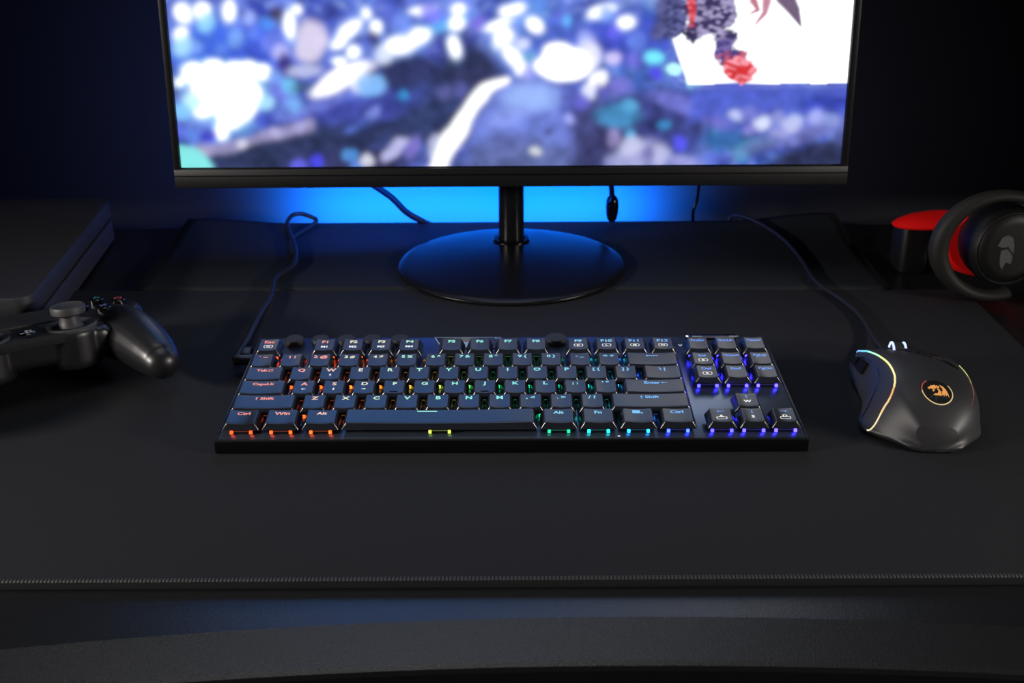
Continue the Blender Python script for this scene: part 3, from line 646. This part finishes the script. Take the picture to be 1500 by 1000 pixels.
# light strips
def strip(pts, name, cols, r=.75, lift=.25):
    n = len(cols)
    for k in range(n):
        seg = pts[int(k*(len(pts)-1)/n):int((k+1)*(len(pts)-1)/n)+1]
        bb = MB(); bb.tube(seg, r, 8); yield bb, cols[k]
LP = [(-31.2, 59), (-31, 54), (-29.8, 46), (-27.2, 35), (-25.6, 24), (-24.4, 12), (-22.9, -4), (-22.4, -17), (-22.8, -27), (-24.6, -34), (-28, -38.8), (-32.5, -41.5), (-36, -43.4), (-38.6, -43.6)]
def zc(x, y): s = msec(ms_at(y)); q = [p.z for a, p in zip(s, s[1:]) if (a.x-x)*(p.x-x) <= 0]; return max(q) if q else 7
lp = [mnear(p, .15) for p in smooth_path([Vector((x, y, zc(x, y))) for x, y in LP], 4)]
cols = [(110, 165, 255), (125, 195, 250), (120, 225, 240), (165, 250, 230), (200, 250, 200), (235, 245, 150), (245, 240, 160), (250, 240, 165), (252, 225, 150), (250, 190, 120), (252, 215, 150), (255, 232, 180), (250, 240, 200)]
lt = MB(); mats_ = []
for k, c in enumerate(cols):
    mats_.append(glow('mouse_strip_%d' % k, c, 1.15 if k < 9 else .95)); lt.mi = k
    a, e = int(k*(len(lp)-1)/len(cols)), int((k+1)*(len(lp)-1)/len(cols)); lt.tube(lp[a:e+1], .62 if k < 11 else .5, 8)
lt.build('light_strip', mats_, ms_, label='rainbow glowing strip along the thumb side')
RP = [(0, 30), (0, 16), (0, 2), (0, -14), (0, -30), (0, -43)]
def rside(y): s = ms_at(y); return Vector((s[5]+(s[2]-s[5])*.25, y, s[6]*.965))
rp = [mnear(p, .1) for p in smooth_path([rside(y) for x, y in RP], 4)]
lt = MB(); mats_ = []
for k, c in enumerate([(215, 235, 150), (220, 230, 150), (205, 185, 120), (190, 110, 90), (150, 85, 75)]):
    mats_.append(glow('mouse_right_%d' % k, c, (.8, .8, .5, .35, .25)[k])); lt.mi = k
    a, e = int(k*(len(rp)-1)/5), int((k+1)*(len(rp)-1)/5); lt.tube(rp[a:e+1], .42, 8)
lt.build('light_strip', mats_, ms_, label='thin fading glowing strip on the right side')
# scroll wheel with two lit rims
b = MB(); WX, WY, WZ = -6, 43, 16.5
mw = Matrix.Translation((WX, WY, WZ)) @ Matrix.Rotation(PI/2, 4, 'Y')
b.lathe([(0, -3.6), (9.4, -3.6), (10.4, -2.6), (10.4, 2.6), (9.4, 3.6), (0, 3.6)], 0, 0, 40, mx=mw); wh = b.build('scroll_wheel', M_rubber, ms_)
for sx in (-3.9, 3.9):
    b = MB(); b.tube([(WX+sx, WY+10.2*math.cos(a), WZ+10.2*math.sin(a)) for a in [PI*(.12+.76*k/20) for k in range(21)]], .8, 8)
    b.build('wheel_light', glow('wheel_white', (190, 205, 255), 1.5), wh, label='bluish white lit rim')
b = MB()
cz = lambda x, y: msurf(x, y)
for x0_, x1_, y0_, y1_ in ((-1, 6.5, 27, 37), (6, 13.5, 14, 24)):
    b2 = [(x0_+3, y0_-3), (x1_+4, y0_-1), (x1_-2, y1_), (x0_-3, y1_-2)]
    top = [(x, y, cz(x, y)+1.8) for x, y in b2]; bot = [(x, y, cz(x, y)-1) for x, y in b2]
    b.rings([bot, top])
b.build('speed_button', M_blackpl, ms_)
b = MB()
for y0_, y1_ in ((36, 51), (17, 33)):
    P = []
    for y in (y0_, y1_):
        s = ms_at(y); xl, sx, sz = s[1], s[3], s[4]
        P.append([(xl+(sx-xl)*.22-1.2, y, sz*.50), (xl+(sx-xl)*.55-1.3, y, sz*.76), (xl+(sx-xl)*.55+2, y, sz*.74), (xl+(sx-xl)*.22+2, y, sz*.48)])
    b.rings(P)
b.build('side_button', M_gloss, ms_)
b = MB()
gp = smooth_path([(-31.2+.0, 50, 6)]+[Vector((s[1]+(s[3]-s[1])*k, s[0], s[4]*kz)) for s, k, kz in ((ms_at(40), .55, .74), (ms_at(26), .66, .79), (ms_at(8), .66, .79), (ms_at(-8), .6, .76), (ms_at(-18), .45, .62), (ms_at(-24), .25, .42), (ms_at(-28), .05, .2))], 5)
b.tube([mnear(p, .05) for p in gp], .35, 6); b.build('grip_seam', M_gloss, ms_)
f = Flat(); f.poly([(-5, 36), (-2, 31), (4, 21), (12, 11), (19, 3), (23, 1.5), (24, 6), (20, 15), (13, 26), (6, 34), (0, 38)][::-1])
f.build('button_recess', [M_gloss], ms_, lambda x, y: msurf(x, y)+.15, sub=3)
# split between the two main buttons
b = MB(); b.tube([(x, y, msurf(x, y)+.02) for x, y in ((20, 2), (14, 9), (8, 19), (-1, 30), (-5, 35))], .35, 6); b.build('button_split', M_gloss, ms_)
b = MB(); b.tube([(-7.5, y, msurf(-7.5, y)) for y in (57, 60, 62.5)], .4, 6); b.build('button_split', M_gloss, ms_)
# dragon badge
DR = [  # filled shapes, unit box -1..1 (x right, y away)
 [(-.80, .18), (-.62, .30), (-.50, .44), (-.30, .50), (-.12, .58), (-.02, .44), (.08, .60), (.12, .44), (.30, .58), (.20, .36), (.30, .30), (.12, .24), (-.02, .30), (-.10, .12), (-.30, .16), (-.42, .06), (-.56, .14), (-.66, -.02), (-.72, .10)],
 [(-.36, .12), (-.24, .10), (-.20, -.06), (-.30, -.20), (-.42, -.16), (-.36, -.06)],
 [(.00, .22), (.18, .16), (.32, -.04), (.34, -.28), (.22, -.50), (-.02, -.56), (-.38, -.56), (-.22, -.38), (.00, -.34), (.10, -.20), (.12, -.02), (.02, .10)],
 [(.30, .66), (.62, .50), (.82, .22), (.98, -.30), (1.0, -.62), (.86, -.30), (.74, -.52), (.66, -.26), (.56, -.58), (.48, -.36), (.30, -.56), (.14, -.56), (.38, -.34), (.42, -.06), (.52, .02), (.50, .22)],
]
def tri_poly(f, pts, sx, sy, cx, cy): f.poly([(cx+x*sx, cy+y*sy) for x, y in pts])
LX, LY = 1.6, -39
f = Flat(); f.mi = 0
for q in DR: tri_poly(f, q, 6.8, 7.0, LX-.2, LY+.3)
f.mi = 1; f.ring(LX, LY, 8.7, 9.35, PI*1.02, PI*2.22, 48, 1.0); f.mi = 2; f.ring(LX, LY, 8.7, 9.35, PI*.70, PI*1.02, 14, 1.0)
f.build('badge', [glow('dragon_orange', (250, 170, 85), .8), glow('badge_ring_gold', (238, 208, 150), .8), glow('badge_ring_red', (225, 90, 90), .6)], ms_, lambda x, y: msurf(x, y)+.22, 'glowing orange dragon emblem in a ring', sub=3)
f = Flat(); f.ring(LX, LY, 0, 8.6, 0, 2*PI, 40, 1.0); f.build('badge_plate', [M_blackpl], ms_, lambda x, y: msurf(x, y)+.12, sub=3)
base = Vector((259, 680, 0)); b = MB()
P = [(259+1, 741, 9), (261, 762, 6), (263, 790, 3), (265.5, 820, 2), (265, 845, 2), (259.8, 873, 2), (253.5, 895, 2), (250, 920, 2), (251, 955, 2), (250.5, 990, 2), (247, 1025, 2.5), (238, 1055, 4), (226, 1080, 5), (216, 1098, 2), (212, 1103, -4)]
b.tube([Matrix.Rotation(math.radians(7), 3, 'Z') @ (Vector(p)-base) for p in smooth_path(P)], 1.7, 10); b.build('cord', M_cable, ms_)

# ================================================================== GAME CONTROLLER
def fused(parts, voxel=1.0, smooth=6):       # parts: list of MB closed shells -> one skin
    b = MB()
    for p in parts: b.add(p.v, p.f)
    me = bpy.data.meshes.new('tmp'); me.from_pydata(b.v, [], b.f)
    bm = bmesh.new(); bm.from_mesh(me); bmesh.ops.recalc_face_normals(bm, faces=bm.faces); bm.to_mesh(me); bm.free()
    o = bpy.data.objects.new('tmp', me); C.objects.link(o)
    r = o.modifiers.new('r', 'REMESH'); r.mode = 'VOXEL'; r.voxel_size = voxel; r.use_smooth_shade = True
    s = o.modifiers.new('s', 'SMOOTH'); s.factor = .5; s.iterations = smooth
    dg = bpy.context.evaluated_depsgraph_get(); m2 = bpy.data.meshes.new_from_object(o.evaluated_get(dg))
    bpy.data.objects.remove(o); m2.transform(Matrix.Scale(.001, 4)); m2.polygons.foreach_set('use_smooth', [True]*len(m2.polygons)); return m2
def ball(cx, cy, cz, rx, ry, rz, n=24):
    b = MB(); b.lathe([(max(.02, math.sin(PI*k/16)), -math.cos(PI*k/16)) for k in range(17)], 0, 0, n); b.v = [(cx+x*rx, cy+y*ry, cz+z*rz) for x, y, z in b.v]; return b
def limb(p, r, n=20):
    b = MB(); P = smooth_path(p, 6); R_ = []
    for i in range(len(P)):
        t = i/6; k = min(int(t), len(r)-2); R_.append(r[k]+(r[k+1]-r[k])*(t-k))
    b.tube(P, 1, n, taper=R_); return b
gp_ = thing('game_controller', W(-322, 722, 0), 'black wireless game controller with two thumbsticks, in front of the console', 'game controller', rz=math.radians(30))
GT = Matrix.Rotation(math.radians(3), 4, 'X')
parts = []
c = MB(); c.box(-50, 50, -24, 42, 15, 36, 5, 3); parts.append(c)
for sx in (-1, 1):
    c = MB(); c.lathe([(0, 8), (22, 8), (26.5, 14), (28, 24), (27.5, 33), (25, 37.2), (20, 38.4), (0, 38.6)], sx*53, 18, 40); parts.append(c)
    c = MB(); c.lathe([(0, 10), (16.5, 10), (17.6, 14), (17.6, 34), (16.6, 36.4), (0, 36.6)], sx*27.5, -11, 40); parts.append(c)
    parts.append(limb([(sx*56, 14, 22), (sx*62, -6, 23), (sx*67, -26, 21), (sx*71, -45, 17), (sx*73, -58, 14)], [18.5, 19.5, 18, 15.5, 12]))
    parts.append(ball(sx*73, -57, 13.5, 12, 11, 11.5)); parts.append(ball(sx*60, 8, 26, 20, 26, 14))
body = link('body', fused(parts, 1.1, 8), gp_); body.data.materials.append(M_ctrl)
def G(mb, name, m, parent=gp_, **k): return mb.build(name, m, parent, **k)
c = MB(); c.prism([(-27, 8), (27, 8), (29, 42), (-29, 42)], 34, 38.2, 1, 2); G(c, 'touchpad', M_ctrl2)
c = MB(); c.prism([(-24, -27), (24, -27), (31, 6), (-31, 6)], 30, 36.9, .8, 2); G(c, 'centre_panel', M_ctrl2)
for k in range(2):
    for i in range(-3, 4):
        pass
c = MB()
for r_ in range(3):
    for i in range(-3, 4): c.lathe([(0, 36.8), (.8, 36.8), (.8, 37.15), (0, 37.15)], i*2.6+(1.3 if r_ % 2 else 0), .2+r_*2.3, 8)
G(c, 'speaker_grille', M_gloss)
c = MB(); c.lathe([(0, 36), (5.6, 36), (5.6, 37.3), (5.0, 37.8), (0, 38.0)], 0, -10.5, 32); hb = G(c, 'home_button', M_gloss)
f = Flat()
f.poly([(-.9, -3.6), (.5, -4.0), (.5, 3.4), (-.9, 3.8)]); f.poly([(.5, 3.4), (2.6, 2.6), (3.0, 1.0), (2.0, .1), (1.4, .9), (1.7, 1.7), (.5, 2.3)])
f.poly([(-1.2, -.9), (-4.2, -1.6), (-4.3, -2.6), (-3.0, -3.0), (-1.2, -2.4), (-1.2, -1.8), (-2.8, -2.2), (-1.2, -1.6)]); f.poly([(.8, -.6), (3.6, -1.2), (4.3, -2.2), (3.2, -2.9), (.8, -3.0), (.8, -2.3), (2.6, -2.2), (.8, -1.4)])
f.v = [(x*1.15, y*1.15-10.5) for x, y in f.v]
f.build('home_mark', [M_white], hb, lambda x, y: 38.15, 'small white emblem')
c = MB(); c.lathe([(0, 33), (1.9, 33), (1.9, 37.0), (0, 37.0)], 0, -21, 16, 1.6, .7); G(c, 'headphone_jack', M_gloss)
for sx in (-1, 1):
    c = MB(); c.lathe([(10.5, 35.5), (16.9, 35.5), (16.9, 37.2), (16.0, 38.0), (14.4, 37.8), (12, 36.6)], sx*27.5, -11, 48); G(c, 'stick_rim', M_grey)
    c = MB(); c.lathe([(0, 35), (9.5, 35), (7.4, 38), (6.2, 43), (6.2, 47)], sx*27.5, -11, 32)
    c.lathe([(0, 45), (9.4, 45), (11.2, 46.2), (11.4, 49.6), (10.8, 51), (9.3, 51.2), (8, 50.3), (0, 49.6)], sx*27.5, -11, 48); G(c, 'thumbstick', M_grey)
    for nm, y0_, y1_, z0_, z1_ in (('shoulder_button', 40, 50, 24, 35), ('trigger', 38, 58, 4, 20)):
        c = MB(); c.box(sx*55-19, sx*55+19, y0_-6, y1_, z0_, z1_, 4.5, 3); G(c, nm, M_blackpl)
    c = MB(); c.box(sx*33.5-1.5, sx*33.5+1.5, 27, 35, 35, 39.2, 1); G(c, 'option_button', M_gloss)
def sym(k):
    f = Flat(); t = .55
    if k == 0:
        P = [(3*math.cos(a), 3*math.sin(a)-.3) for a in (PI/2, PI*7/6, PI*11/6)]
        for i in range(3):
            a, e = P[i], P[(i+1) % 3]; f.poly([a, e, (e[0]*.72, e[1]*.72), (a[0]*.72, a[1]*.72)])
    elif k == 1: f.ring(0, 0, 2.1, 2.8, 0, 2*PI, 32)
    elif k == 2:
        for q in (1, -1): f.poly([(-2.3*q-.35, -2.3), (-2.3*q+.35, -2.3), (2.3*q+.35, 2.3), (2.3*q-.35, 2.3)])
    else:
        for i in range(4):
            a = PI/4+i*PI/2; e = a+PI/2; f.poly([(3*math.cos(a), 3*math.sin(a)), (3*math.cos(e), 3*math.sin(e)), (2.3*math.cos(e), 2.3*math.sin(e)), (2.3*math.cos(a), 2.3*math.sin(a))])
    return f
SY = [(.05, .45, .32), (.75, .10, .12), (.30, .35, .75), (.65, .3, .45)]
for k, (dx, dy) in enumerate(((0, 12.5), (12.5, 0), (0, -12.5), (-12.5, 0))):
    X_, Y_ = 53+dx, 18+dy
    c = MB(); c.lathe([(0, 36), (5.6, 36), (5.6, 41.4), (4.9, 42.2), (0, 42.5)], X_, Y_, 32); fb = G(c, 'face_button', M_gloss)
    f = sym(k); f.v = [(x+X_, y+Y_) for x, y in f.v]; f.build('symbol', [mat('symbol_%d' % k, SY[k], .5)], fb, lambda x, y: 42.65)
for k in range(4):
    a = k*PI/2; R_ = lambda p, q: (-53+p*math.cos(a)-q*math.sin(a), 18+p*math.sin(a)+q*math.cos(a))
    c = MB(); c.prism([R_(3.6, 0), R_(7, -4.4), R_(14, -4.4), R_(14, 4.4), R_(7, 4.4)], 37, 41.5, .8, 2); G(c, 'direction_button', M_ctrl2)
for o in list(gp_.children):         # the pad leans a little towards the viewer
    o.matrix_local = Matrix.Translation((0, 0, .0028)) @ Matrix.Rotation(math.radians(-6), 4, 'X')

# ================================================================== GAME CONSOLE
cs = thing('game_console', W(-348, 797, DZ), 'flat black game console box lying on the desk behind the controller', 'game console', rz=math.radians(5))
def rr2(x0, x1, y0, y1, r): return rrect(x0, x1, y0, y1, r, 8)
b = MB(); b.prism(rr2(-288, 0, 0, 265, 12), 24.5, 41, 1.2, 3); b.build('upper_shell', M_console, cs, angle=40)
b = MB(); b.prism(rr2(-288, 0, 0, 265, 12), 3, 22, 1.2, 3); b.build('lower_shell', M_console, cs, angle=40)
b = MB(); b.prism(rr2(-285, -3, 3, 262, 10), 21, 25.5); b.build('middle_band', M_gloss, cs)
for x_, y_ in ((-270, 20), (-18, 20), (-270, 245), (-18, 245)):
    b = MB(); b.lathe([(0, 0), (7, 0), (7, 3.5), (0, 3.5)], x_, y_, 24); b.build('foot', M_rubber, cs)
b = MB(); b.box(-190, -60, -.4, 1, 29, 30.4, .2); b.build('disc_slot', M_gloss, cs)

# ================================================================== HEADSET
hs = thing('headset', W(408, 900, DZ), 'black gaming headset with red ear padding and grey ring yoke beside the mouse', 'headset', rz=0)
HB = Vector((408, 900, DZ))
def Hx(x, y, z): return Vector((x, y, z))-HB
def torus_arc(cx, cz, ax, az, y, a0, a1, wx, wz, d, n=64):
    """flat C-shaped band standing up, facing the viewer; its width is wx at the sides and wz at top and bottom"""
    b = MB(); rs = []
    for k in range(n+1):
        a = a0+(a1-a0)*k/n; co, si = math.cos(a), math.sin(a); w_ = math.hypot(wx*co, wz*si)
        o_ = Hx(cx+ax*co, y, cz+az*si); i_ = Hx(cx+(ax-w_)*co, y, cz+(az-w_)*si); m_ = (o_+i_)/2
        rs.append([o_+Vector((0, d*.3, 0)), o_+Vector((0, -d*.1, 0)), (o_*.85+i_*.15)+Vector((0, -d*.5, 0)), m_+Vector((0, -d*.6, 0)), (o_*.15+i_*.85)+Vector((0, -d*.5, 0)), i_+Vector((0, -d*.1, 0)), i_+Vector((0, d*.3, 0)), m_+Vector((0, d*.5, 0))])
    b.rings(rs); return b
YH = 872
b = torus_arc(377.5, 45.0, 52, 44.6, YH, PI*.36, PI*1.60, 14.5, 8, 12); b.build('yoke', M_ring, hs, angle=60)
mh = Matrix.Translation(Hx(388.5, YH+6, 43)) @ Matrix.Rotation(math.radians(8), 4, 'Z') @ Matrix.Rotation(PI/2, 4, 'X')
b = MB(); b.lathe([(0, -24), (29, -24), (31, -18), (32.5, -4), (31.5, 4), (29.6, 7.4), (29.2, 6.4), (28, 6.4), (27.4, 7.6), (20, 8.8), (0, 9.2)], 0, 0, 64, mx=mh); b.build('ear_cup', M_hs, hs, angle=60)
b = MB(); b.lathe([(14, -44), (34, -44), (41, -41), (42.5, -35), (41, -29), (37, -25), (16, -25)], 2, -5, 64, 1.0, .74, mx=mh); b.build('ear_pad', M_red, hs, label='red ear padding behind the grey ring')
f = Flat(); f.poly([(-8.5, 4), (-6, 9.5), (-2, 11), (1.5, 9), (3, 4), (3.4, -2), (1, .8), (-1, 3.2), (-4.5, 2.5)]); f.poly([(-5.5, .8), (-1, 1.5), (3.2, -3.5), (2.8, -9), (-1, -7.4), (-3, -12.5), (-5, -9), (-5.6, -4)])
f.v = [(x*1.2-4, y*1.2-1) for x, y in f.v]
f.build('emblem', [M_logo_grey], hs, lambda x, y: 9.35, 'grey angular emblem on the ear cup', mx=mh)
# second cup lying pad-up behind
b = MB(); b.prism([(p[0]-HB.x, p[1]-HB.y) for p in rrect(331, 357, 950, 984, 6, 6)], 0, 40.5, 2.5, 3); b.build('ear_cup', M_hs, hs)
b = MB(); cx_, cy_ = 361-HB.x, 962-HB.y
b.lathe([(0, 40), (30, 40.6), (35.5, 41.6), (37, 43.4), (34.5, 45.6), (26, 49), (14, 51.2), (0, 52)], cx_, cy_, 64, 1.0, .5); b.v = [(x, y, z+.06*(x-cx_)) for x, y, z in b.v]; b.build('ear_pad', M_red, hs, label='red ear padding facing up, left of the grey ring')
b = MB(); b.tube([p-HB-Vector((0, 0, -DZ))*0 for p in smooth_path([(411, 875, 88), (450, 905, 95), (480, 960, 80), (490, 1010, 50), (470, 1050, 22), (430, 1050, 12), (398, 1000, 14), (384, 975, 18)], 8)], 7, 14); b.build('headband', M_hs, hs)
b = MB(); b.prism([(p[0]-HB.x, p[1]-HB.y) for p in rrect(402, 438, 866, 886, 4, 4)], 82, 92, 2, 2); b.build('yoke_hinge', M_hs, hs)

# ================================================================== LIGHT
def area(name, loc, target, sx, sy, col, power, spread=None):
    l = bpy.data.lights.new(name, 'AREA'); l.shape = 'RECTANGLE'; l.size = sx; l.size_y = sy; l.color = col; l.energy = power
    if spread: l.spread = math.radians(spread)
    o = bpy.data.objects.new(name, l); C.objects.link(o); o.location = loc
    o.rotation_euler = (Vector(target)-Vector(loc)).to_track_quat('-Z', 'Y').to_euler(); return o
# unseen blue lamp behind the desk edge; second one added to widen its glow
area('wall_wash_light', W(-38, 1104, -16), W(-38, 1165, -2), .34, .02, (.003, .165, 1), 5.4, 125)
area('wall_wash_fill_light', W(-70, 1020, 90), W(-90, 1165, 60), .25, .1, (.004, .11, 1), .95)
# ceiling softbox over the desk and two softboxes at its sides
area('ceiling_softbox', W(-120, 760, 1150), W(-100, 660, 0), .7, .5, (.95, .97, 1), .42, 80)
area('left_softbox', W(-1150, 200, 370), W(0, 640, 20), .34, .05, (1, .93, .87), 1.75, 60)
area('right_softbox', W(1150, 200, 370), W(0, 640, 20), .34, .05, (1, .93, .87), 1.25, 60)
wd = bpy.data.worlds.new('World'); bpy.context.scene.world = wd; wd.use_nodes = True
wd.node_tree.nodes['Background'].inputs[0].default_value = (.3, .4, .6, 1); wd.node_tree.nodes['Background'].inputs[1].default_value = .0008

# ================================================================== CAMERA
cam = bpy.data.cameras.new('camera'); co = bpy.data.objects.new('camera', cam); C.objects.link(co)
th, rl = math.radians(23), .0057
Rt, Up, Fw = Vector((1, 0, 0)), Vector((0, math.sin(th), math.cos(th))), Vector((0, math.cos(th), -math.sin(th)))
R2 = (Rt*math.cos(rl)-Up*math.sin(rl)); U2 = (Up*math.cos(rl)+Rt*math.sin(rl))
mxx = Matrix((R2, U2, -Fw)).transposed().to_4x4(); mxx.translation = W(0, 0, 337); co.matrix_world = mxx
cam.sensor_width = 36; cam.lens = 1727/1500*36; cam.clip_start = .02; cam.clip_end = 20
cam.dof.use_dof = True; cam.dof.focus_distance = .72; cam.dof.aperture_fstop = 13
S = bpy.context.scene; S.camera = co
S.view_settings.view_transform = 'Standard'; S.view_settings.look = 'None'; S.view_settings.exposure = 0; S.view_settings.gamma = 1
S.cycles.use_denoising = True; S.cycles.max_bounces = 6
